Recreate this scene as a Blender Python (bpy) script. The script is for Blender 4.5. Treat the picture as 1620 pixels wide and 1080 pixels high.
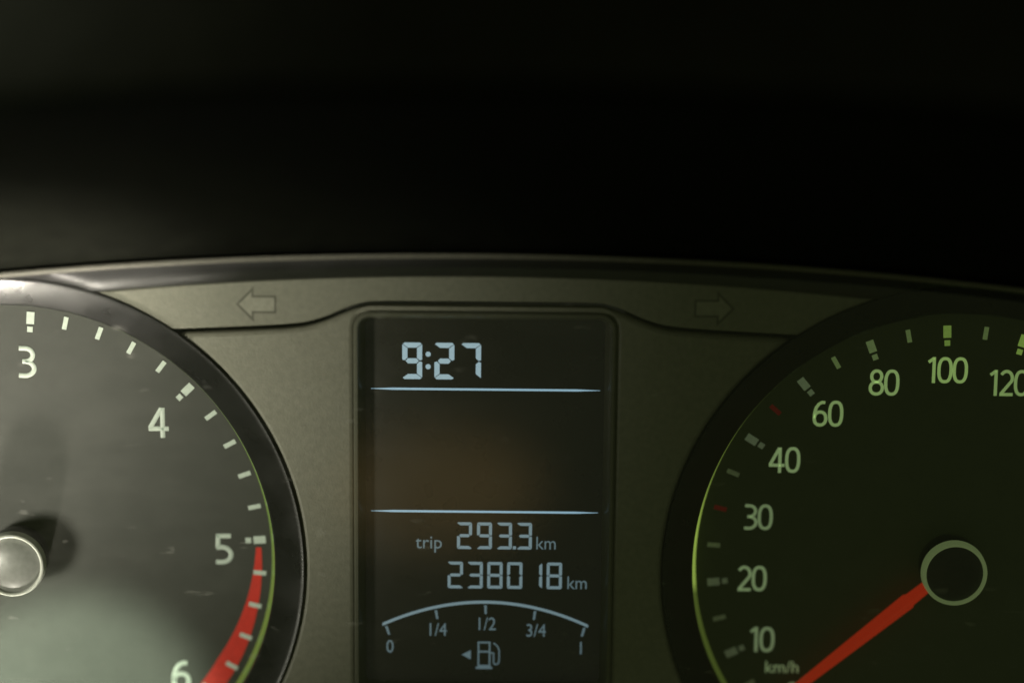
import bpy, bmesh, math, random
from mathutils import Vector, Matrix, Euler
random.seed(7)
for o in list(bpy.data.objects):
    bpy.data.objects.remove(o)
MM = 0.001
sc = bpy.context.scene
COL = sc.collection

# ------------------------------------------------------------------ camera
EL, ROLL, DIST = math.radians(12), math.radians(0.55), 450.0
TGT = Vector((4.9, 0, 41.0))
vd = Vector((0, math.cos(EL), -math.sin(EL)))
r0 = Vector((1, 0, 0)); u0 = r0.cross(vd)
rv = r0 * math.cos(ROLL) + u0 * math.sin(ROLL)
uv = u0 * math.cos(ROLL) - r0 * math.sin(ROLL)
cam = bpy.data.cameras.new('camera'); camo = bpy.data.objects.new('camera', cam); COL.objects.link(camo)
cpos = (TGT - vd * DIST) * MM
mw = Matrix((rv, uv, -vd)).transposed().to_4x4(); mw.translation = cpos
camo.matrix_world = mw
cam.sensor_width = 36; cam.lens = 36 * DIST / (1620 * 0.115)
cam.clip_start = 0.01; cam.clip_end = 20
cam.dof.use_dof = True; cam.dof.focus_distance = 0.457; cam.dof.aperture_fstop = 3.2
sc.camera = camo

# ------------------------------------------------------------------ light
world = bpy.data.worlds.new('World'); sc.world = world; world.use_nodes = True
bg = world.node_tree.nodes['Background']; bg.inputs[0].default_value = (0.86, 1.0, 0.46, 1); bg.inputs[1].default_value = 0.062
sc.view_settings.view_transform = 'Standard'; sc.view_settings.look = 'None'
sc.view_settings.exposure = 0; sc.view_settings.gamma = 1


def spot(name, pos, aim, power, color, angle, blend, size):
    l = bpy.data.lights.new(name, 'SPOT'); o = bpy.data.objects.new(name, l); COL.objects.link(o)
    o.location = Vector(pos) * MM
    o.rotation_euler = (Vector(aim) - Vector(pos)).to_track_quat('-Z', 'Y').to_euler()
    l.energy = power; l.color = color; l.spot_size = math.radians(angle); l.spot_blend = blend
    l.shadow_soft_size = size * MM
    return o


spot('cabin_lamp', (-235, -240, -40), (-97, 0, 28), 6.6, (1.0, 0.94, 0.80), 30, 1.0, 38)
spot('bezel_glare_spot', (-134, -95, -180), (-93, 0, 53.5), 44.0, (1.0, 0.90, 0.80), 8.8, 1.0, 34)  # added spot without a known source, puts the glare on the bezel top
spot('dial_patch_spot', (-190, -230, -120), (-83, 8, -39), 8.0, (0.88, 1.0, 0.76), 11.8, 0.35, 5)  # added narrow spot, its cone edge shapes the pale patch on the tachometer
spot('side_glow', (-330, -330, 70), (-120, -85, 118), 8.5, (0.90, 1.0, 0.70), 17, 1.0, 40)
# added warm area lamp near the camera, placed so the display mirrors it
al = bpy.data.lights.new('display_glow_lamp', 'AREA'); al.shape = 'ELLIPSE'; al.size = 0.075; al.size_y = 0.04
al.energy = 0.003; al.color = (1.0, 0.62, 0.22)
alo = bpy.data.objects.new('display_glow_lamp', al); COL.objects.link(alo)
alo.location = (-0.022, -0.42, -0.10)
alo.rotation_euler = (Vector((-0.008, 0.003, 0.014)) - alo.location).to_track_quat('-Z', 'Y').to_euler()

# ------------------------------------------------------------------ materials
MAT = {}


def mat(name, color, rough=0.5, spec=0.5, metal=0.0, emis=None, estr=0.0, noise=0.12, nscale=900.0, bump=0.0, bscale=2500.0, coat=0.0, rvar=0.0):
    m = bpy.data.materials.new(name); m.use_nodes = True
    nt = m.node_tree; b = nt.nodes['Principled BSDF']
    b.inputs['Roughness'].default_value = rough; b.inputs['Specular IOR Level'].default_value = spec
    b.inputs['Metallic'].default_value = metal; b.inputs['Coat Weight'].default_value = coat
    tc = nt.nodes.new('ShaderNodeTexCoord')
    n = nt.nodes.new('ShaderNodeTexNoise'); n.inputs['Scale'].default_value = nscale; n.inputs['Detail'].default_value = 5
    nt.links.new(tc.outputs['Object'], n.inputs['Vector'])
    r = nt.nodes.new('ShaderNodeMapRange')
    r.inputs['From Min'].default_value = 0.3; r.inputs['From Max'].default_value = 0.7
    r.inputs['To Min'].default_value = 1 - noise; r.inputs['To Max'].default_value = 1 + noise
    nt.links.new(n.outputs['Fac'], r.inputs['Value'])
    mx = nt.nodes.new('ShaderNodeVectorMath'); mx.operation = 'SCALE'
    mx.inputs[0].default_value = color[:3]
    nt.links.new(r.outputs['Result'], mx.inputs['Scale'])
    nt.links.new(mx.outputs['Vector'], b.inputs['Base Color'])
    if rvar:
        n3 = nt.nodes.new('ShaderNodeTexNoise'); n3.inputs['Scale'].default_value = 120; n3.inputs['Detail'].default_value = 6
        nt.links.new(tc.outputs['Object'], n3.inputs['Vector'])
        r3 = nt.nodes.new('ShaderNodeMapRange')
        r3.inputs['From Min'].default_value = 0.3; r3.inputs['From Max'].default_value = 0.7
        r3.inputs['To Min'].default_value = max(0.05, rough - rvar); r3.inputs['To Max'].default_value = rough + rvar
        nt.links.new(n3.outputs['Fac'], r3.inputs['Value']); nt.links.new(r3.outputs['Result'], b.inputs['Roughness'])
    if bump:
        n2 = nt.nodes.new('ShaderNodeTexNoise'); n2.inputs['Scale'].default_value = bscale; n2.inputs['Detail'].default_value = 3
        nt.links.new(tc.outputs['Object'], n2.inputs['Vector'])
        bp = nt.nodes.new('ShaderNodeBump'); bp.inputs['Strength'].default_value = bump; bp.inputs['Distance'].default_value = 0.0002
        nt.links.new(n2.outputs['Fac'], bp.inputs['Height']); nt.links.new(bp.outputs['Normal'], b.inputs['Normal'])
    if emis:
        b.inputs['Emission Color'].default_value = (*emis, 1); b.inputs['Emission Strength'].default_value = estr
    MAT[name] = m
    return m


mat('fascia_plastic', (0.285, 0.277, 0.225), 0.48, 0.4, noise=0.09, bump=0.3, rvar=0.08)
mat('trim_edge_plastic', (0.17, 0.166, 0.138), 0.45, 0.4, bump=0.15)
mat('black_plastic', (0.010, 0.010, 0.0095), 0.32, 0.36, bump=0.10, rvar=0.10)
mat('trim_plastic', (0.016, 0.016, 0.015), 0.44, 0.45, bump=0.06, rvar=0.08)
mat('seam_dark', (0.012, 0.012, 0.010), 0.8, 0.2)
mat('frame_plastic', (0.15, 0.15, 0.115), 0.3, 0.5, noise=0.06)
mat('dial_print', (0.048, 0.049, 0.043), 0.55, 0.35, noise=0.07, nscale=300, bump=0.05, emis=(0.45, 0.6, 0.12), estr=0.004)
mat('dial_print_dark', (0.048, 0.049, 0.043), 0.5, 0.35, noise=0.08, nscale=300, bump=0.05, emis=(0.36, 0.58, 0.10), estr=0.006)
mat('tach_print', (0.50, 0.54, 0.48), 0.5, 0.3, emis=(0.70, 0.90, 0.66), estr=0.15)
mat('red_zone_print', (0.55, 0.03, 0.02), 0.5, 0.3, emis=(1.0, 0.05, 0.02), estr=0.14)
mat('red_tick_print', (0.35, 0.02, 0.02), 0.5, 0.3, emis=(1.0, 0.05, 0.04), estr=0.02)
mat('needle_red', (0.50, 0.022, 0.010), 0.35, 0.5, emis=(1.0, 0.06, 0.014), estr=0.20)
mat('hub_rim', (0.62, 0.64, 0.58), 0.3, 0.5, noise=0.05)
mat('hub_rim_glow', (0.40, 0.42, 0.34), 0.25, 0.6, noise=0.05, emis=(0.58, 0.78, 0.30), estr=0.12)  # faint green glow painted in where the ring would mirror its surroundings
mat('hub_cap', (0.16, 0.165, 0.15), 0.35, 0.5, bump=0.04)
mat('hub_cap_dark', (0.03, 0.03, 0.028), 0.35, 0.5, bump=0.04)
mat('light_guide', (0.10, 0.16, 0.04), 0.15, 0.6, emis=(0.52, 0.80, 0.12), estr=0.02)
mat('bezel_glow_graded', (0.20, 0.26, 0.06), 0.15, 0.6, emis=(0.58, 0.82, 0.14), estr=0.45)
mat('bezel_glow_half', (0.12, 0.18, 0.05), 0.2, 0.6, emis=(0.50, 0.78, 0.14), estr=0.17)
mat('bezel_glow_low', (0.12, 0.18, 0.05), 0.2, 0.6, emis=(0.50, 0.78, 0.14), estr=0.085)
mat('lcd_glass', (0.022, 0.020, 0.014), 0.30, 0.5, noise=0.15, nscale=40, emis=(0.46, 0.47, 0.36), estr=0.009, rvar=0.05)
mat('lcd_segment', (0.3, 0.33, 0.35), 0.5, 0.2, emis=(0.54, 0.80, 0.94), estr=0.48)
mat('lcd_segment_dim', (0.25, 0.28, 0.3), 0.5, 0.2, emis=(0.50, 0.74, 0.86), estr=0.30)
mat('lcd_segment_faint', (0.2, 0.23, 0.25), 0.5, 0.2, emis=(0.46, 0.70, 0.82), estr=0.20)
mat('lcd_line', (0.3, 0.35, 0.4), 0.5, 0.2, emis=(0.45, 0.74, 0.95), estr=0.55)
mat('arrow_print', (0.15, 0.145, 0.115), 0.5, 0.4)
mat('arrow_window', (0.37, 0.36, 0.30), 0.35, 0.5)
mat('hood_plastic', (0.0065, 0.0072, 0.005), 0.9, 0.03, noise=0.2, nscale=250, bump=0.5, bscale=900)
mat('hood_pad', (0.022, 0.021, 0.019), 0.75, 0.1, noise=0.2, nscale=250, bump=0.6, bscale=700)
mat('dashboard_plastic', (0.03, 0.03, 0.028), 0.7, 0.3, bump=0.4, bscale=800)


def backlit(name, g, s):
    """numeral print: g from 0 (greyish) to 1 (strong green), s backlight strength"""
    e = [a + (b - a) * g for a, b in zip((0.60, 0.80, 0.50), (0.46, 0.78, 0.12))]
    return mat(name, (0.62, 0.66, 0.56), 0.5, 0.3, emis=e, estr=s)


def cover_material():
    m = bpy.data.materials.new('cover_clear'); m.use_nodes = True
    nt = m.node_tree; nt.nodes.clear(); L = nt.links.new
    out = nt.nodes.new('ShaderNodeOutputMaterial')
    tr = nt.nodes.new('ShaderNodeBsdfTransparent'); tr.inputs[0].default_value = (0.95, 0.96, 0.95, 1)
    gl = nt.nodes.new('ShaderNodeBsdfGlossy'); gl.inputs['Roughness'].default_value = 0.08
    df = nt.nodes.new('ShaderNodeBsdfDiffuse'); df.inputs[0].default_value = (0.62, 0.62, 0.56, 1)
    lw = nt.nodes.new('ShaderNodeLayerWeight'); lw.inputs[0].default_value = 0.5
    pw = nt.nodes.new('ShaderNodeMath'); pw.operation = 'POWER'; pw.inputs[1].default_value = 5; L(lw.outputs['Facing'], pw.inputs[0])
    fr = nt.nodes.new('ShaderNodeMath'); fr.operation = 'MULTIPLY_ADD'; fr.inputs[1].default_value = 0.96; fr.inputs[2].default_value = 0.04; L(pw.outputs[0], fr.inputs[0])
    m1 = nt.nodes.new('ShaderNodeMixShader'); L(fr.outputs[0], m1.inputs[0]); L(tr.outputs[0], m1.inputs[1]); L(gl.outputs[0], m1.inputs[2])
    tc = nt.nodes.new('ShaderNodeTexCoord')
    mp = nt.nodes.new('ShaderNodeMapping'); mp.inputs['Scale'].default_value = (0.35, 1, 1)   # wiping marks run sideways
    L(tc.outputs['Object'], mp.inputs[0])
    n1 = nt.nodes.new('ShaderNodeTexNoise'); n1.inputs['Scale'].default_value = 420; n1.inputs['Detail'].default_value = 4
    L(mp.outputs[0], n1.inputs['Vector'])
    a = nt.nodes.new('ShaderNodeMapRange'); a.inputs['From Min'].default_value = 0.66; a.inputs['From Max'].default_value = 0.80; a.inputs['To Max'].default_value = 0.14
    L(n1.outputs['Fac'], a.inputs['Value'])
    mp2 = nt.nodes.new('ShaderNodeMapping'); mp2.inputs['Scale'].default_value = (0.3, 1, 1.0); L(tc.outputs['Object'], mp2.inputs[0])
    n2 = nt.nodes.new('ShaderNodeTexNoise'); n2.inputs['Scale'].default_value = 260; n2.inputs['Detail'].default_value = 6
    L(mp2.outputs[0], n2.inputs['Vector'])
    b = nt.nodes.new('ShaderNodeMapRange'); b.inputs['From Min'].default_value = 0.42; b.inputs['From Max'].default_value = 0.75; b.inputs['To Min'].default_value = 0.0005; b.inputs['To Max'].default_value = 0.008
    L(n2.outputs['Fac'], b.inputs['Value'])
    s = nt.nodes.new('ShaderNodeMath'); s.operation = 'ADD'; s.use_clamp = True; L(a.outputs[0], s.inputs[0]); L(b.outputs[0], s.inputs[1])
    m2 = nt.nodes.new('ShaderNodeMixShader'); L(s.outputs[0], m2.inputs[0]); L(m1.outputs[0], m2.inputs[1]); L(df.outputs[0], m2.inputs[2])
    L(m2.outputs[0], out.inputs['Surface'])
    MAT['cover_clear'] = m


cover_material()

# ------------------------------------------------------------------ helpers (all coordinates in millimetres)


def link(name, me, m=None, parent=None, loc=(0, 0, 0), smooth=True):
    o = bpy.data.objects.new(name, me); COL.objects.link(o)
    if m and not me.materials:
        me.materials.append(MAT[m])
    if smooth:
        for p in me.polygons:
            p.use_smooth = True
        try:
            me.set_sharp_from_angle(angle=math.radians(35))
        except Exception:
            pass
    o.location = Vector(loc) * MM
    if parent:
        o.parent = parent
    return o


def bm_mesh(bm, name='m'):
    me = bpy.data.meshes.new(name)
    bmesh.ops.scale(bm, vec=(MM, MM, MM), verts=bm.verts)
    bm.normal_update(); bm.to_mesh(me); bm.free()
    return me


def poly_box(bm, x0, x1, y0, y1, z0, z1):
    vs = [bm.verts.new((x, y, z)) for x in (x0, x1) for y in (y0, y1) for z in (z0, z1)]
    for f in ((0, 1, 3, 2), (4, 6, 7, 5), (0, 4, 5, 1), (2, 3, 7, 6), (0, 2, 6, 4), (1, 5, 7, 3)):
        bm.faces.new([vs[i] for i in f])
    return vs


def box_mesh(x0, x1, y0, y1, z0, z1, bev=0.0):
    bm = bmesh.new(); poly_box(bm, x0, x1, y0, y1, z0, z1)
    bmesh.ops.recalc_face_normals(bm, faces=bm.faces)
    if bev:
        bmesh.ops.bevel(bm, geom=bm.edges, offset=bev, segments=2, affect='EDGES', profile=0.6)
    return bm_mesh(bm)


def prism(bm, pts, y0, y1):
    """polygon pts (x, z) extruded in depth from y0 (front) to y1"""
    a = [bm.verts.new((x, y0, z)) for x, z in pts]; b = [bm.verts.new((x, y1, z)) for x, z in pts]
    bm.faces.new(a); bm.faces.new(b[::-1])
    n = len(pts)
    for i in range(n):
        bm.faces.new((a[i], b[i], b[(i + 1) % n], a[(i + 1) % n]))


def prism_mesh(plist, y0, y1):
    bm = bmesh.new()
    for p in plist:
        prism(bm, p, y0, y1)
    bmesh.ops.recalc_face_normals(bm, faces=bm.faces)
    return bm_mesh(bm)


def curve_to_mesh(cu):
    ob = bpy.data.objects.new('tmp', cu); COL.objects.link(ob)
    dg = bpy.context.evaluated_depsgraph_get()
    me = bpy.data.meshes.new_from_object(ob.evaluated_get(dg))
    bpy.data.objects.remove(ob); bpy.data.curves.remove(cu)
    return me


def remap(me, fy=1.0):
    """2D curve space (x, y, thickness) to panel space (x, -thickness, z)"""
    for v in me.vertices:
        x, y, z = v.co; v.co = (x, -z * fy, y)
    bm = bmesh.new(); bm.from_mesh(me)
    bmesh.ops.recalc_face_normals(bm, faces=bm.faces); bm.to_mesh(me); bm.free()
    return me


def panel(loops, thick, bevel=0.3):
    """flat panel with holes and rounded edges, front face at y=-(thick/2)"""
    cu = bpy.data.curves.new('tmp', 'CURVE'); cu.dimensions = '2D'; cu.fill_mode = 'BOTH'
    for lp in loops:
        sp = cu.splines.new('POLY'); sp.points.add(len(lp) - 1); sp.use_cyclic_u = True
        for p, (x, z) in zip(sp.points, lp):
            p.co = (x * MM, z * MM, 0, 1)
    cu.extrude = (thick / 2 - bevel) * MM; cu.bevel_depth = bevel * MM; cu.bevel_resolution = 2; cu.offset = -bevel * MM
    return remap(curve_to_mesh(cu))


def strokes(lines, w, flat=0.3):
    """round pen strokes along polylines [(pts, cyclic)]"""
    cu = bpy.data.curves.new('tmp', 'CURVE'); cu.dimensions = '3D'; cu.fill_mode = 'FULL'
    cu.bevel_depth = w / 2 * MM; cu.bevel_resolution = 1; cu.use_fill_caps = True
    for pts, cyc in lines:
        sp = cu.splines.new('POLY'); sp.points.add(len(pts) - 1); sp.use_cyclic_u = cyc
        for p, (x, z) in zip(sp.points, pts):
            p.co = (x * MM, z * MM, 0, 1)
    return remap(curve_to_mesh(cu), flat)


def text_mesh(s, height, bold=0.0, squeeze=1.0):
    cu = bpy.data.curves.new('tmp', 'FONT'); cu.body = s; cu.align_x = 'CENTER'
    cu.size = height * MM / 0.73; cu.extrude = 0.03 * MM; cu.offset = bold * MM; cu.resolution_u = 3
    me = curve_to_mesh(cu)
    for v in me.vertices:
        v.co.x *= squeeze
    return remap(me)


def lathe(profile, n=128, a0=0.0, a1=2 * math.pi, closed=False):
    """profile [(r, y)] turned about the y axis; angles run clockwise from straight up"""
    bm = bmesh.new(); full = abs(a1 - a0 - 2 * math.pi) < 1e-6
    rings = []
    for i in range(n if full else n + 1):
        a = a0 + (a1 - a0) * i / n
        rings.append([bm.verts.new((r * math.sin(a), y, r * math.cos(a))) for r, y in profile])
    m = len(profile)
    for i in range(len(rings) if full else len(rings) - 1):
        A, B = rings[i], rings[(i + 1) % len(rings)]
        for j in range(m if closed else m - 1):
            bm.faces.new((A[j], A[(j + 1) % m], B[(j + 1) % m], B[j]))
    if closed and not full:
        bm.faces.new(rings[0]); bm.faces.new(rings[-1][::-1])
    bmesh.ops.remove_doubles(bm, verts=bm.verts, dist=1e-5)
    bmesh.ops.recalc_face_normals(bm, faces=bm.faces)
    return bm_mesh(bm)


def arc(cx, cz, rx, rz, a0, a1, n=14):
    return [(cx + rx * math.cos(math.radians(a0 + (a1 - a0) * i / n)), cz + rz * math.sin(math.radians(a0 + (a1 - a0) * i / n))) for i in range(n + 1)]


# numeral skeletons in a box one unit high; pen centre lines
def oval(cx, cz, rx, rz, n=28, p=2.5):
    o = []
    for i in range(n):
        t = 2 * math.pi * i / n; c, s = math.cos(t), math.sin(t)
        o.append((cx + rx * math.copysign(abs(c) ** (2 / p), c), cz + rz * math.copysign(abs(s) ** (2 / p), s)))
    return o


GLYPH = {
    '0': (0.58, [(oval(0.29, 0.5, 0.23, 0.44), True)]),
    '1': (0.40, [([(0.06, 0.80), (0.26, 0.95)], False), ([(0.27, 0.99), (0.27, 0.01)], False)]),
    '2': (0.56, [(arc(0.27, 0.68, 0.22, 0.26, 150, -25, 14) + [(0.08, 0.08)], False), ([(0.03, 0.06), (0.53, 0.06)], False)]),
    '3': (0.56, [([(0.07, 0.94)] + arc(0.25, 0.73, 0.22, 0.21, 90, -90, 12), False), ([(0.16, 0.52)] + arc(0.23, 0.29, 0.27, 0.23, 90, -90, 12) + [(0.05, 0.07)], False)]),
    '4': (0.64, [([(0.44, 0.0), (0.44, 0.97)], False), ([(0.41, 0.95), (0.07, 0.31)], False), ([(0.03, 0.29), (0.62, 0.29)], False)]),
    '5': (0.56, [([(0.50, 0.94), (0.07, 0.94)], False), ([(0.125, 0.97), (0.11, 0.56)], False), ([(0.07, 0.55)] + arc(0.22, 0.32, 0.28, 0.25, 92, -90, 14) + [(0.05, 0.08)], False)]),
    '6': (0.60, [([(0.48, 0.92), (0.36, 0.93), (0.24, 0.86), (0.14, 0.72), (0.085, 0.5), (0.08, 0.32)], False), (oval(0.30, 0.31, 0.22, 0.25, p=2.2), True)]),
    '8': (0.58, [(oval(0.29, 0.73, 0.19, 0.21, p=2.1), True), (oval(0.29, 0.29, 0.23, 0.23, p=2.1), True)]),
}
_glyph_cache = {}


def numeral_mesh(s, h, pen, squeeze=1.0):
    tot = sum(GLYPH[c][0] for c in s) * squeeze
    x = -tot / 2; L = []
    for c in s:
        w, st = GLYPH[c]
        for pts, cyc in st:
            L.append(([((x + px * squeeze) * h, (pz - 0.5) * h) for px, pz in pts], cyc))
        x += w * squeeze
    return strokes(L, pen)


SEGS = {'0': 'abcdef', '1': 'bc', '2': 'abged', '3': 'abgcd', '7': 'abc', '8': 'abcdefg', '9': 'abcdfg'}


def seven_seg(ch, w, h, t, y0=-0.06, y1=0.0):
    """one liquid-crystal digit with its lower left corner at the origin"""
    g = t * 0.10; k = t * 0.55; m = h / 2
    S = {
        'a': [(g + k * .6, h), (w - g - k * .6, h), (w - g, h - k * .5), (w - t - g, h - t), (t + g, h - t), (g, h - k * .5)],
        'd': [(g + k * .6, 0), (w - g - k * .6, 0), (w - g, k * .5), (w - t - g, t), (t + g, t), (g, k * .5)],
        'g': [(t * .55 + g, m), (t + g, m + t / 2), (w - t - g, m + t / 2), (w - t * .55 - g, m), (w - t - g, m - t / 2), (t + g, m - t / 2)],
        'b': [(w, h - k * .8), (w, m + k * .45), (w - t * .45, m + g), (w - t, m + t / 2 + g), (w - t, h - t - g), (w - g * .6, h - k * .5 - g)],
        'f': [(0, h - k * .8), (0, m + k * .45), (t * .45, m + g), (t, m + t / 2 + g), (t, h - t - g), (g * .6, h - k * .5 - g)],
        'c': [(w, k * .8), (w, m - k * .45), (w - t * .45, m - g), (w - t, m - t / 2 - g), (w - t, t + g), (w - g * .6, k * .5 + g)],
        'e': [(0, k * .8), (0, m - k * .45), (t * .45, m - g), (t, m - t / 2 - g), (t, t + g), (g * .6, k * .5 + g)],
    }
    return prism_mesh([S[s] for s in SEGS[ch]], y0, y1)


def tag(o, label, cat, group=None):
    o['label'] = label; o['category'] = cat
    if group:
        o['group'] = group


# ------------------------------------------------------------------ shared outlines
CZ, GX = -2.3, 87.5            # gauge centres at x = +-GX, z = CZ
R_OUT = 54.4                   # opening in the panel
R_FACE = 48.6                  # visible dial face


def trim_top(x):
    return 57.8 - 0.00055 * x * x - 2.2e-9 * x ** 4


def strip_top(x):
    return 53.0 - 0.00072 * x * x


def seam(x):
    a = abs(x)
    pts = [(0, 47.9), (18, 47.85), (21.5, 47.7), (23.8, 47.1), (26, 46.2), (28.4, 45.1), (31, 44.2), (33.2, 43.7), (36.5, 43.35), (42, 43.0), (56, 42.3)]
    for (x0, z0), (x1, z1) in zip(pts, pts[1:]):
        if a <= x1:
            return z0 + (z1 - z0) * (a - x0) / (x1 - x0)
    return pts[-1][1]


def ring_pt(side, ang, r=R_OUT):
    return (side * GX + r * math.sin(math.radians(ang)), CZ + r * math.cos(math.radians(ang)))


# ------------------------------------------------------------------ dashboard behind the cluster (setting)
dash = link('dashboard', box_mesh(-260, 260, 24, 70, -170, 60, 4), 'dashboard_plastic')
dash['kind'] = 'structure'; dash['label'] = 'black dashboard body behind the instrument cluster'

# ------------------------------------------------------------------ instrument cluster
cluster = bpy.data.objects.new('instrument_cluster', None); COL.objects.link(cluster)
cluster.location = (0, 0.02, -0.085); cluster.empty_display_size = 0.02
tag(cluster, 'car instrument cluster with two round gauges and a central display', 'instrument cluster')
OFF = Vector((0, -20, 85))      # parts are given in panel coordinates


def part(name, me, m, loc=(0, 0, 0), rot=0.0, parent=None):
    o = link(name, me, m, parent or cluster)
    base = OFF if parent is None else Vector((0, 0, 0))
    o.location = (Vector(loc) + base) * MM
    o.rotation_euler = (0, rot, 0)
    return o


# housing tray behind the panels (seen only through the seams)
part('housing', box_mesh(-150, 150, 14, 23.9, -84, 52, 2), 'black_plastic')
part('seam_backing', box_mesh(-40, 40, 3.2, 4.2, 36, 53, 0), 'seam_dark')

# main panel between the gauges with the display opening
seam_gap = 0.42
N = 60


def ang_at_seam(side, fn, r=R_OUT):
    best = None
    for i in range(1800):
        a = i * 0.05 * (-side)
        x, z = ring_pt(side, a, r)
        if z <= fn(x):
            return a
    return best


aL = ang_at_seam(-1, lambda x: seam(x) - seam_gap)
loop = [ring_pt(-1, aL + 0.5 + (179.5 - aL) * i / N) for i in range(N + 1)]
loop += [(-GX, -84), (GX, -84)]
aR = ang_at_seam(1, lambda x: seam(x) - seam_gap)
loop += [ring_pt(1, -180 + (179.5 + aR) * i / N) for i in range(N + 1)]
xs0, xs1 = ring_pt(1, aR)[0] - 0.1, ring_pt(-1, aL)[0] + 0.1
loop += [(xs0 + (xs1 - xs0) * i / 80, seam(xs0 + (xs1 - xs0) * i / 80) - seam_gap) for i in range(1, 80)]


def rrect(x0, x1, z0, z1, r, n=8):
    o = []
    for cx, cz, a in ((x1 - r, z1 - r, 0), (x0 + r, z1 - r, 90), (x0 + r, z0 + r, 180), (x1 - r, z0 + r, 270)):
        o += [(cx + r * math.cos(math.radians(a + 90 * i / n)), cz + r * math.sin(math.radians(a + 90 * i / n))) for i in range(n + 1)]
    return o


hole = rrect(-23.9, 23.9, -27.0, 46.4, 3.2)
part('fascia_panel', panel([loop, hole], 2.6, 0.9), 'fascia_plastic', (0, 1.3, 0))
for s in (-1, 1):      # outer panels beyond the gauges
    lp = [ring_pt(s, s * (20 + 160 * i / N)) for i in range(N + 1)] + [(s * GX, -84), (s * 152, -84), (s * 152, 30), (s * 120, 47)]
    part('side_panel', panel([lp], 2.6, 0.45), 'fascia_plastic', (0, 1.3, 0))

# indicator strip above the seam
aT = ang_at_seam(-1, strip_top)
aS = ang_at_seam(-1, lambda x: seam(x) + seam_gap)
lp = [ring_pt(-1, aT + (aS - aT) * i / 12) for i in range(13)]
xa = lp[-1][0]
lp += [(xa + (-2 * xa) * i / 80, seam(xa - 2 * xa * i / 80) + seam_gap) for i in range(1, 80)]
lp += [ring_pt(1, -(aS + (aT - aS) * i / 12)) for i in range(13)]
xb = lp[-1][0]
lp += [(xb - 2 * xb * i / 60, strip_top(xb - 2 * xb * i / 60)) for i in range(1, 60)]
strip = part('indicator_strip', panel([lp], 2.4, 0.3), 'fascia_plastic', (0, 1.1, 0))
for s, lab in ((-1, 'left turn arrow, unlit grey outline'), (1, 'right turn arrow, unlit and hardly visible')):
    # hollow arrow: a dark outline round a paler window
    tipx, cz = s * 45.3, 47.45
    out = [(0, 0), (3.3, 3.3), (3.3, 1.65), (7.4, 1.65), (7.4, -1.65), (3.3, -1.65), (3.3, -3.3)]
    ins = [(0.62, 0), (2.9, 2.28), (2.9, 1.25), (7.0, 1.25), (7.0, -1.25), (2.9, -1.25), (2.9, -2.28)]
    bm = bmesh.new()
    f = lambda p, y: bm.verts.new((tipx - s * p[0], y, cz + p[1]))
    A = [f(p, -0.14) for p in out]; B = [f(p, -0.14) for p in ins]; A2 = [f(p, -0.09) for p in out]; B2 = [f(p, -0.09) for p in ins]
    n = len(out)
    for i in range(n):
        j = (i + 1) % n
        bm.faces.new((A[i], A[j], B[j], B[i])); bm.faces.new((A[i], A2[i], A2[j], A[j])); bm.faces.new((B[i], B[j], B2[j], B2[i]))
    bmesh.ops.recalc_face_normals(bm, faces=bm.faces)
    ao = part('turn_arrow', bm_mesh(bm), 'arrow_print', parent=strip, loc=(0, -1.1, 0))
    ao['label'] = lab
    wo = part('arrow_window', prism_mesh([[(tipx - s * p[0], cz + p[1]) for p in ins]], -0.115, -0.105), 'arrow_window', parent=strip, loc=(0, -1.1, 0))

# black trim bow over the top of the cluster
bm = bmesh.new(); prev = None
NT = 160
for i in range(NT + 1):
    x = -150 + 300 * i / NT
    zt = trim_top(x)
    zb = strip_top(x) + 0.12
    for s in (-1, 1):
        d = x - s * GX
        if abs(d) < R_OUT:
            zb = max(zb, CZ + math.sqrt(R_OUT ** 2 - d * d) + 0.02)
    zb = min(zb, zt - 1.9)
    h = zt - zb
    prof = [(5.0, zb), (-0.6, zb), (-1.3, zb + 0.12 * h), (-2.0, zb + 0.45 * h), (-2.4, zt - 1.25), (-2.4, zt), (5.0, zt)]
    ring = [bm.verts.new((x, y, z)) for y, z in prof]
    if prev:
        for j in range(len(prof)):
            bm.faces.new((prev[j], prev[(j + 1) % len(prof)], ring[(j + 1) % len(prof)], ring[j]))
    else:
        bm.faces.new(ring)
    prev = ring
bm.faces.new(prev[::-1]); bmesh.ops.recalc_face_normals(bm, faces=bm.faces)
part('trim_bow', bm_mesh(bm), 'trim_plastic')
bm = bmesh.new(); prev = None
for i in range(NT + 1):
    x = -150 + 300 * i / NT
    zt = trim_top(x)
    ring = [bm.verts.new((x, y, z)) for y, z in ((-2.35, zt - 1.15), (-2.75, zt - 1.12), (-3.1, zt - 0.85), (-3.2, zt - 0.5), (-3.05, zt - 0.15), (-2.6, zt - 0.02), (-2.35, zt - 0.03))]
    if prev:
        for j in range(7):
            bm.faces.new((prev[j], prev[(j + 1) % 7], ring[(j + 1) % 7], ring[j]))
    else:
        bm.faces.new(ring)
    prev = ring
bm.faces.new(prev[::-1]); bmesh.ops.recalc_face_normals(bm, faces=bm.faces)
part('trim_edge', bm_mesh(bm), 'trim_edge_plastic')

# ---- gauges
DY = 8.0                        # dial face depth behind the panel front


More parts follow.
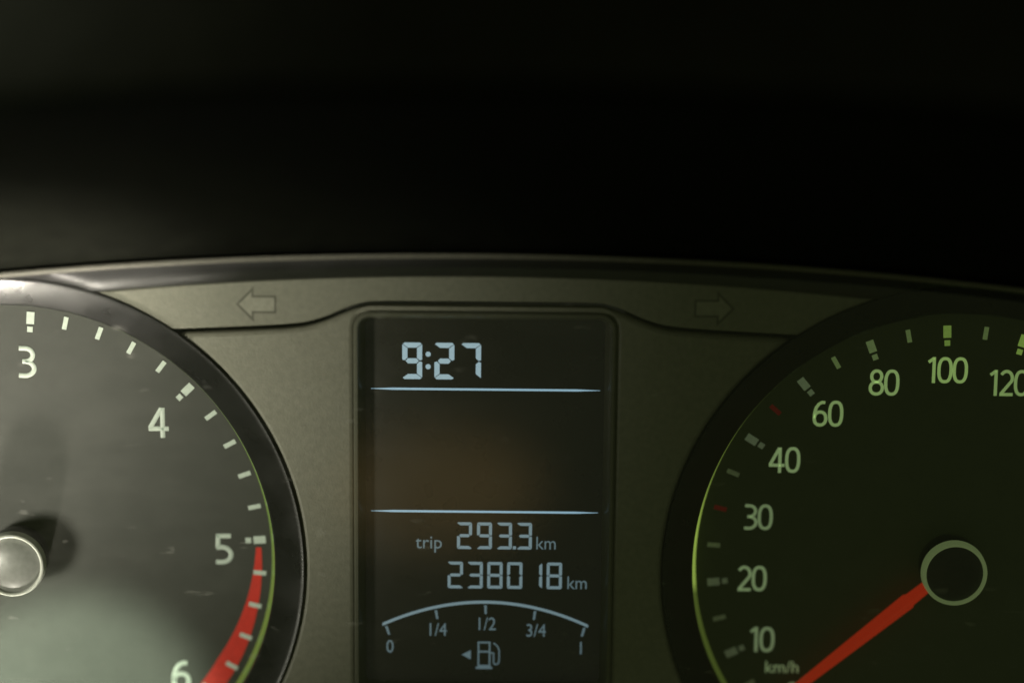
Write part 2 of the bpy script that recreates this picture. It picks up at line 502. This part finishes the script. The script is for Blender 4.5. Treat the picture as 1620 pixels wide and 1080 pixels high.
def gauge(name, side, face_mat):
    c = (side * GX, 0, CZ)
    face = part(name, lathe([(0.01, DY), (R_FACE + 1.5, DY), (R_FACE + 1.5, DY + 1.2), (0.01, DY + 1.2)], 96), face_mat, c)
    part('bezel', lathe([(R_FACE - 0.1, DY + 1.5), (R_FACE - 0.1, 3.2), (R_FACE + 0.05, 2.7), (R_FACE + 0.4, 2.35), (R_OUT - 0.9, -0.32),
                         (R_OUT - 0.4, -0.58), (R_OUT - 0.15, -0.62), (R_OUT - 0.05, -0.5), (R_OUT - 0.04, 0.4), (R_OUT - 0.05, 13.5), (R_OUT - 2.0, 13.5)], 160), 'black_plastic', parent=face)
    part('light_guide', lathe([(R_FACE - 0.45, DY - 0.02), (R_FACE - 0.45, DY - 0.5), (R_FACE - 0.35, DY - 0.7), (R_FACE - 0.15, DY - 0.75), (R_FACE - 0.15, DY - 0.02)], 160, closed=True), 'light_guide', parent=face)
    return face


def polar(r, ang, y):
    return (r * math.sin(math.radians(ang)), y, r * math.cos(math.radians(ang)))


def tick_mesh(w, l, dot):
    bm = bmesh.new()
    poly_box(bm, -w / 2, w / 2, -0.10, 0, -l / 2, l / 2)
    if dot:
        k = w * 0.36; z = -l / 2 - 1.0
        poly_box(bm, -k, k, -0.10, 0, z - k, z + k)
    bmesh.ops.recalc_face_normals(bm, faces=bm.faces)
    return bm_mesh(bm)


def copy_mat(me, m):
    n = me.copy(); n.materials.clear(); n.materials.append(MAT[m])
    return n


tach = gauge('tachometer', -1, 'dial_print')
major = tick_mesh(1.45, 2.3, True); minor = tick_mesh(0.85, 2.4, False)
major_t = copy_mat(major, 'tach_print'); minor_t = copy_mat(minor, 'tach_print')
T0, TS = 4.2 - 3 * 41.0, 41.0
R_TICK = 45.3
for i in range(31):
    a = T0 + TS * i / 5
    mj = i % 5 == 0
    part('tick_mark', major_t if mj else minor_t, None, polar(R_TICK, a, DY - 0.03), math.radians(a), tach)
for k in range(7):
    a = T0 + TS * k
    r = 36.9 if k < 5 else 38.4
    aa = a + (0.0, 0, 0, -0.6, 0.9, 2.2, 1.5)[k]
    part('numeral', numeral_mesh(str(k), 5.9, 0.86, 1.08), 'tach_print', polar(r, aa, DY - 0.05), 0, tach)
# red zone: a band under the ticks that widens from five thousand upwards
bm = bmesh.new(); prev = None; a5 = T0 + TS * 5 + 1.9
for i in range(41):
    t = i / 40; a = math.radians(a5 + (TS - 1.0) * t)
    ro = 45.5 + 0.7 * min(1, t * 1.5); ri = 44.5 - 2.2 * min(1, t * 1.3)
    ring = [bm.verts.new((r * math.sin(a), y, r * math.cos(a))) for r, y in ((ri, DY - 0.015), (ri, DY - 0.06), (ro, DY - 0.06), (ro, DY - 0.015))]
    if prev:
        for j in range(4):
            bm.faces.new((prev[j], prev[(j + 1) % 4], ring[(j + 1) % 4], ring[j]))
    else:
        bm.faces.new(ring)
    prev = ring
bm.faces.new(prev[::-1]); bmesh.ops.recalc_face_normals(bm, faces=bm.faces)
part('red_zone', bm_mesh(bm), 'red_zone_print', parent=tach)

speedo = gauge('speedometer', 1, 'dial_print_dark')
major_m = {}
R_TICKS = 44.3


def speed_angle(v):
    return -133.2 + 18.75 * v / 10 if v <= 40 else -58.2 + (v - 40) * 0.925


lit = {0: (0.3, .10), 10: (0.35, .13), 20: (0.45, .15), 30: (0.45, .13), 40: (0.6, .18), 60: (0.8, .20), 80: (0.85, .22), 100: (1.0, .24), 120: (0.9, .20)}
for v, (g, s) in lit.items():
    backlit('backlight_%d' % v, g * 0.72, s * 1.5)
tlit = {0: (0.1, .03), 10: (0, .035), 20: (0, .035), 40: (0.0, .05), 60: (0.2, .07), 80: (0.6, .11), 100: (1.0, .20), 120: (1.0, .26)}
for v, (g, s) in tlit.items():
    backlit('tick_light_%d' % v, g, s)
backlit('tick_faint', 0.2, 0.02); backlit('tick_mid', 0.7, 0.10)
v = 0
while v <= 240:
    a = speed_angle(v)
    if v in (30, 50):
        me = copy_mat(minor, 'red_tick_print')
    elif v < 40:
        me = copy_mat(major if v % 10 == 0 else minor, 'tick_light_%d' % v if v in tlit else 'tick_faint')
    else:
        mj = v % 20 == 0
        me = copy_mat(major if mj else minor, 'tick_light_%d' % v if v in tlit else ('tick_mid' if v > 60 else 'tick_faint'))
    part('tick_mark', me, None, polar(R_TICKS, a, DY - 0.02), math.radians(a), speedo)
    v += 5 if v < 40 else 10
for v in [0, 10, 20, 30] + list(range(40, 241, 20)):
    a = speed_angle(v); r = 37.0
    if v == 10:
        r = 38.0
    if v == 0:
        r = 39.0
    if v == 120:
        r = 36.0
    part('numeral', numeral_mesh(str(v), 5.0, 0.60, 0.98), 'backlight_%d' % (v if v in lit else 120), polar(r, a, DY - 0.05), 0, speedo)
part('unit_text', text_mesh('km/h', 2.4), 'backlight_20', (56.9 - GX, DY - 0.05, -24.6 - CZ), 0, speedo)
# added glowing strip at the dial edge, standing in for glints on the bezel
def glow_arc(face, a0, a1, w, m):
    part('bezel_glow_arc', lathe([(R_FACE - w, DY - 0.95), (R_FACE - w, DY - 1.25), (R_FACE - w * 0.5, DY - 2.0), (R_FACE - 0.12, DY - 2.0), (R_FACE - 0.12, DY - 0.95)], 40, math.radians(a0), math.radians(a1), closed=True), m, parent=face)


# glow painted by height: brightest beside the low speeds, fainter towards both ends
gm = MAT['bezel_glow_graded']; nt = gm.node_tree
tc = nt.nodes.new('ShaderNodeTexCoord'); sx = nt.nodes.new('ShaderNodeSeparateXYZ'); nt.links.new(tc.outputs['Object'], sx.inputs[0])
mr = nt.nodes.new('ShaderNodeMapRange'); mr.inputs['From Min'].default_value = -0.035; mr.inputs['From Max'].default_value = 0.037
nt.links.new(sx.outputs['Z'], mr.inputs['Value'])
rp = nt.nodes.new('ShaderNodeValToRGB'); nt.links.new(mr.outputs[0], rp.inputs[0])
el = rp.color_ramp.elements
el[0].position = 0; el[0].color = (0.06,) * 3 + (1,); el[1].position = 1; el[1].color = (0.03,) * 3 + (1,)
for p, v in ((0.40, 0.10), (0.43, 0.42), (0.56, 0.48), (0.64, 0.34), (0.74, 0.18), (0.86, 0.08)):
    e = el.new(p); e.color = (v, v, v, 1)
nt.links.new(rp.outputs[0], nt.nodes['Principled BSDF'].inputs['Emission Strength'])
glow_arc(speedo, -138, -38, 0.95, 'bezel_glow_graded')
glow_arc(tach, 12, 24, 0.9, 'bezel_glow_low')
glow_arc(tach, 24.1, 132, 1.0, 'bezel_glow_half')


def hub_and_needle(face, ang, length, cap, rim):
    part('hub', lathe([(0.01, -0.75), (1.6, -0.7), (3.0, -0.5), (4.2, -0.15), (4.9, 0.15), (5.3, 0.2), (5.32, 1.4), (5.1, 1.5), (5.1, DY), (0.01, DY)], 64), cap, parent=face)
    part('hub_ring', lathe([(5.3, 1.6), (5.28, -0.1), (5.4, -0.45), (5.65, -0.62), (5.9, -0.42), (6.05, 0.1), (6.1, 1.6)], 64, closed=True), rim, parent=face)
    part('hub_skirt', lathe([(5.12, 1.55), (5.9, 1.65), (6.0, 2.4), (5.9, 5.0), (5.6, DY - 0.9), (5.1, DY - 0.9)], 64, closed=True), 'black_plastic', parent=face)
    # tapered pointer with a ridge along its top
    bm = bmesh.new()
    secs = [(4.0, 1.0), (9.8, 1.15), (10.2, 1.45), (length * 0.6, 1.1), (length - 1.5, 0.7), (length, 0.25)]
    rows = []
    for z, w in secs:
        rows.append([bm.verts.new(p) for p in ((-w, 4.6, z), (-w, 3.8, z), (-w * 0.12, 2.7, z), (w * 0.12, 2.7, z), (w, 3.8, z), (w, 4.6, z))])
    for A, B in zip(rows, rows[1:]):
        for j in range(6):
            bm.faces.new((A[j], A[(j + 1) % 6], B[(j + 1) % 6], B[j]))
    bm.faces.new(rows[0]); bm.faces.new(rows[-1][::-1])
    bmesh.ops.recalc_face_normals(bm, faces=bm.faces)
    part('needle', bm_mesh(bm), 'needle_red', (0, 0, 0), math.radians(ang), face)


hub_and_needle(tach, T0 + 0.8 * TS, 41, 'hub_cap', 'hub_rim')
hub_and_needle(speedo, -130.5, 41, 'hub_cap_dark', 'hub_rim_glow')

# ---- central display
screen = part('display_screen', box_mesh(-25.5, 25.5, 3.0, 5.0, -29, 47.6, 0.2), 'lcd_glass')
# bevelled frame round the opening
bm = bmesh.new(); rows = []
fr = [(0.0, 0.55, -0.35), (0.35, 0.0, -0.75), (0.75, 0.0, -0.75), (1.0, 0.0, -0.45), (1.5, 0.0, 1.2), (2.0, 0.0, 2.95)]
for ins, _, y in fr:
    rows.append([bm.verts.new((x, y, z)) for x, z in rrect(-23.95 + ins, 23.95 - ins, -27.05 + ins, 46.45 - ins, max(0.6, 3.2 - ins))])
for A, B in zip(rows, rows[1:]):
    n = len(A)
    for j in range(n):
        bm.faces.new((A[j], A[(j + 1) % n], B[(j + 1) % n], B[j]))
back = [bm.verts.new((x, 2.95, z)) for x, z in rrect(-23.95, 23.95, -27.05, 46.45, 3.2)]
n = len(back)
for j in range(n):
    bm.faces.new((rows[0][j], rows[0][(j + 1) % n], back[(j + 1) % n], back[j]))
bmesh.ops.recalc_face_normals(bm, faces=bm.faces)
part('display_frame', bm_mesh(bm), 'frame_plastic', parent=screen)
LY = 2.98


def lcd(name, me, m, x, z):
    return part(name, me, m, (x, LY, z), 0, screen)


for ch, x in (('9', -15.2), ('2', -9.3), ('7', -4.4)):
    lcd('clock_digit', seven_seg(ch, 3.65, 6.85, 0.95), 'lcd_segment', x, 33.15)
for z in (35.5, 37.85):
    lcd('clock_colon_dot', prism_mesh([[(0.5 * math.cos(t * math.pi / 4 + .39), 0.5 * math.sin(t * math.pi / 4 + .39)) for t in range(8)]], -0.06, 0), 'lcd_segment', -10.45, z)
for z in (31.3, 8.0):
    lcd('divider_line', prism_mesh([[(-21.0, 0.03), (-17, 0.2), (17, 0.2), (21.2, 0.03), (21.2, -0.03), (17, -0.2), (-17, -0.2), (-21.0, -0.03)]], -0.06, 0), 'lcd_line', 0, z)
for i, ch in enumerate('2933'):
    lcd('trip_digit', seven_seg(ch, 2.8, 5.15, 0.58), 'lcd_segment_dim', -5.0 + 3.72 * i, 0.8)
lcd('decimal_point', prism_mesh([[(-.3, -.3), (.3, -.3), (.3, .3), (-.3, .3)]], -0.06, 0), 'lcd_segment_dim', 5.72, 1.1)
lcd('trip_text', text_mesh('trip', 2.6, 0.0, 0.98), 'lcd_segment_faint', -10.2, 0.85)
lcd('unit_text', text_mesh('km', 2.6, 0.0, 0.9), 'lcd_segment_faint', 11.6, 0.85)
for i, ch in enumerate('238018'):
    lcd('odometer_digit', seven_seg(ch, 2.85, 5.15, 0.55), 'lcd_segment_dim', -6.7 + 3.70 * i, -6.85)
lcd('unit_text', text_mesh('km', 2.6, 0.0, 0.9), 'lcd_segment_faint', 17.5, -6.8)
# fuel gauge: thin bow, ticks, figures and pump symbol


def fuel_z(x, top=-9.25):
    return top - 4.5 * (x / 19.2) ** 2


cx = 0.4
pts = [(-19.3 + 38.6 * i / 40) for i in range(41)]
lcd('fuel_arc', prism_mesh([[(x, fuel_z(x)) for x in pts] + [(x, fuel_z(x) - 0.55) for x in reversed(pts)]], -0.06, 0), 'lcd_segment_dim', cx, 0)
for x, sl in ((-18.6, 12), (-9.3, 6), (0, 0), (9.3, -6), (18.6, -12)):
    l = 1.7; dx = l * math.sin(math.radians(sl)) * 1.4
    z1 = fuel_z(x) - 0.9
    lcd('fuel_tick', prism_mesh([[(x - .25, z1), (x + .25, z1), (x + .25 + dx, z1 - l), (x - .15 + dx, z1 - l)]], -0.06, 0), 'lcd_segment_faint', cx, 0)
for s, x, z in (('0', -17.5, -19.6), ('1/4', -8.7, -16.2), ('1/2', 0.5, -15.0), ('3/4', 9.9, -16.2), ('1', 18.4, -19.6)):
    lcd('fuel_figure', text_mesh(s, 2.6, 0.0, 0.86), 'lcd_segment_faint', x, z)


def frame_rect(x0, x1, z0, z1, t):
    return [[(x0, z0), (x1, z0), (x1, z0 + t), (x0, z0 + t)], [(x0, z1 - t), (x1, z1 - t), (x1, z1), (x0, z1)],
            [(x0, z0 + t), (x0 + t, z0 + t), (x0 + t, z1 - t), (x0, z1 - t)], [(x1 - t, z0 + t), (x1, z0 + t), (x1, z1 - t), (x1 - t, z1 - t)]]


pump = frame_rect(-1.0, 1.4, -22.2, -17.3, 0.3) + [[(-0.7, -19.4), (1.1, -19.4), (1.1, -19.1), (-0.7, -19.1)], [(-1.35, -22.65), (1.75, -22.65), (1.75, -22.25), (-1.35, -22.25)]]
hose = [(1.4, -19.5), (2.0, -19.5), (2.0, -21.4), (2.3, -21.8), (2.9, -21.6), (3.05, -21.0), (3.05, -19.0), (2.75, -18.2), (1.95, -17.5)]
for (x0, z0), (x1, z1) in zip(hose, hose[1:]):
    d = Vector((x1 - x0, z1 - z0)); nn = Vector((-d.y, d.x)).normalized() * 0.12
    e = d.normalized() * 0.02
    pump.append([(x0 + nn.x + e.x, z0 + nn.y + e.y), (x0 - nn.x + e.x, z0 - nn.y + e.y), (x1 - nn.x - e.x, z1 - nn.y - e.y), (x1 + nn.x - e.x, z1 + nn.y - e.y)])
lcd('pump_symbol', prism_mesh(pump, -0.06, 0), 'lcd_segment_faint', 0, 0)
lcd('pump_arrow', prism_mesh([[(-4.0, -19.9), (-2.3, -19.0), (-2.3, -20.8)]], -0.06, 0), 'lcd_segment_faint', 0, 0)

# ---- clear cover in front of everything, dusty and wiped
cov = [(x, trim_top(x) - 2.4) for x in [150 - 300 * i / 60 for i in range(61)]] + [(-150, -84), (150, -84)]
part('clear_cover', prism_mesh([cov], -4.6, -4.55), 'cover_clear')

# ------------------------------------------------------------------ hood over the cluster
hood = bpy.data.objects.new('instrument_hood', None); COL.objects.link(hood)
hood.location = (0, 0.0, 0.058)
tag(hood, 'dark moulded hood arching over the instrument cluster with padded lip', 'dashboard hood')


def bow(prof_fn, xs, closed=True):
    bm = bmesh.new(); prev = None
    for x in xs:
        p = prof_fn(x)
        ring = [bm.verts.new((x, y, z)) for y, z in p]
        if prev:
            for j in range(len(p)):
                bm.faces.new((prev[j], prev[(j + 1) % len(p)], ring[(j + 1) % len(p)], ring[j]))
        else:
            bm.faces.new(ring)
        prev = ring
    bm.faces.new(prev[::-1]); bmesh.ops.recalc_face_normals(bm, faces=bm.faces)
    for v in bm.verts:
        v.co.z -= 58
    return bm_mesh(bm)


XS = [-230 + 460 * i / 120 for i in range(121)]


def liner(x):
    z0 = trim_top(x) + 0.35; zl = 94.4 - 0.00052 * x * x
    inn = []
    for i in range(13):
        t = i / 12
        y = -2.5 - 76.5 * t
        inn.append((y, z0 + (zl - z0) * (t + 0.10 * math.sin(math.pi * t))))
    inn += [(-80.2, zl + 0.5), (-80.4, zl + 1.4)]
    out = [(-79.5, zl + 5), (-40, zl + 4), (23, zl - 8), (23.5, 62)]
    if z0 > 62:
        out[-1] = (23.5, z0 + 4)
    return inn + out + [(23.5, z0 + 0.3)]


link('hood_liner', bow(liner, XS), 'hood_plastic', hood)


def pad(x):
    zl = 94.4 - 0.00052 * x * x + 2.3
    return [(-76, zl + 0.2), (-80.6, zl), (-82.5, zl + 0.9), (-84.0, zl + 3), (-85.5, zl + 8), (-85.5, zl + 16), (-84.5, zl + 30), (-82, zl + 42), (-76, zl + 52), (-64, zl + 59), (-45, zl + 62), (22, zl + 60), (22, zl + 6), (-40, zl + 6), (-76, zl + 6)]


link('hood_pad', bow(pad, XS), 'hood_pad', hood)

tach['label'] = 'left round tachometer dial, lit grey, numerals with a red zone after five'
speedo['label'] = 'right round speedometer dial, dark with green backlit numerals'
screen['label'] = 'dark upright display showing clock, trip, odometer and fuel gauge in pale blue'
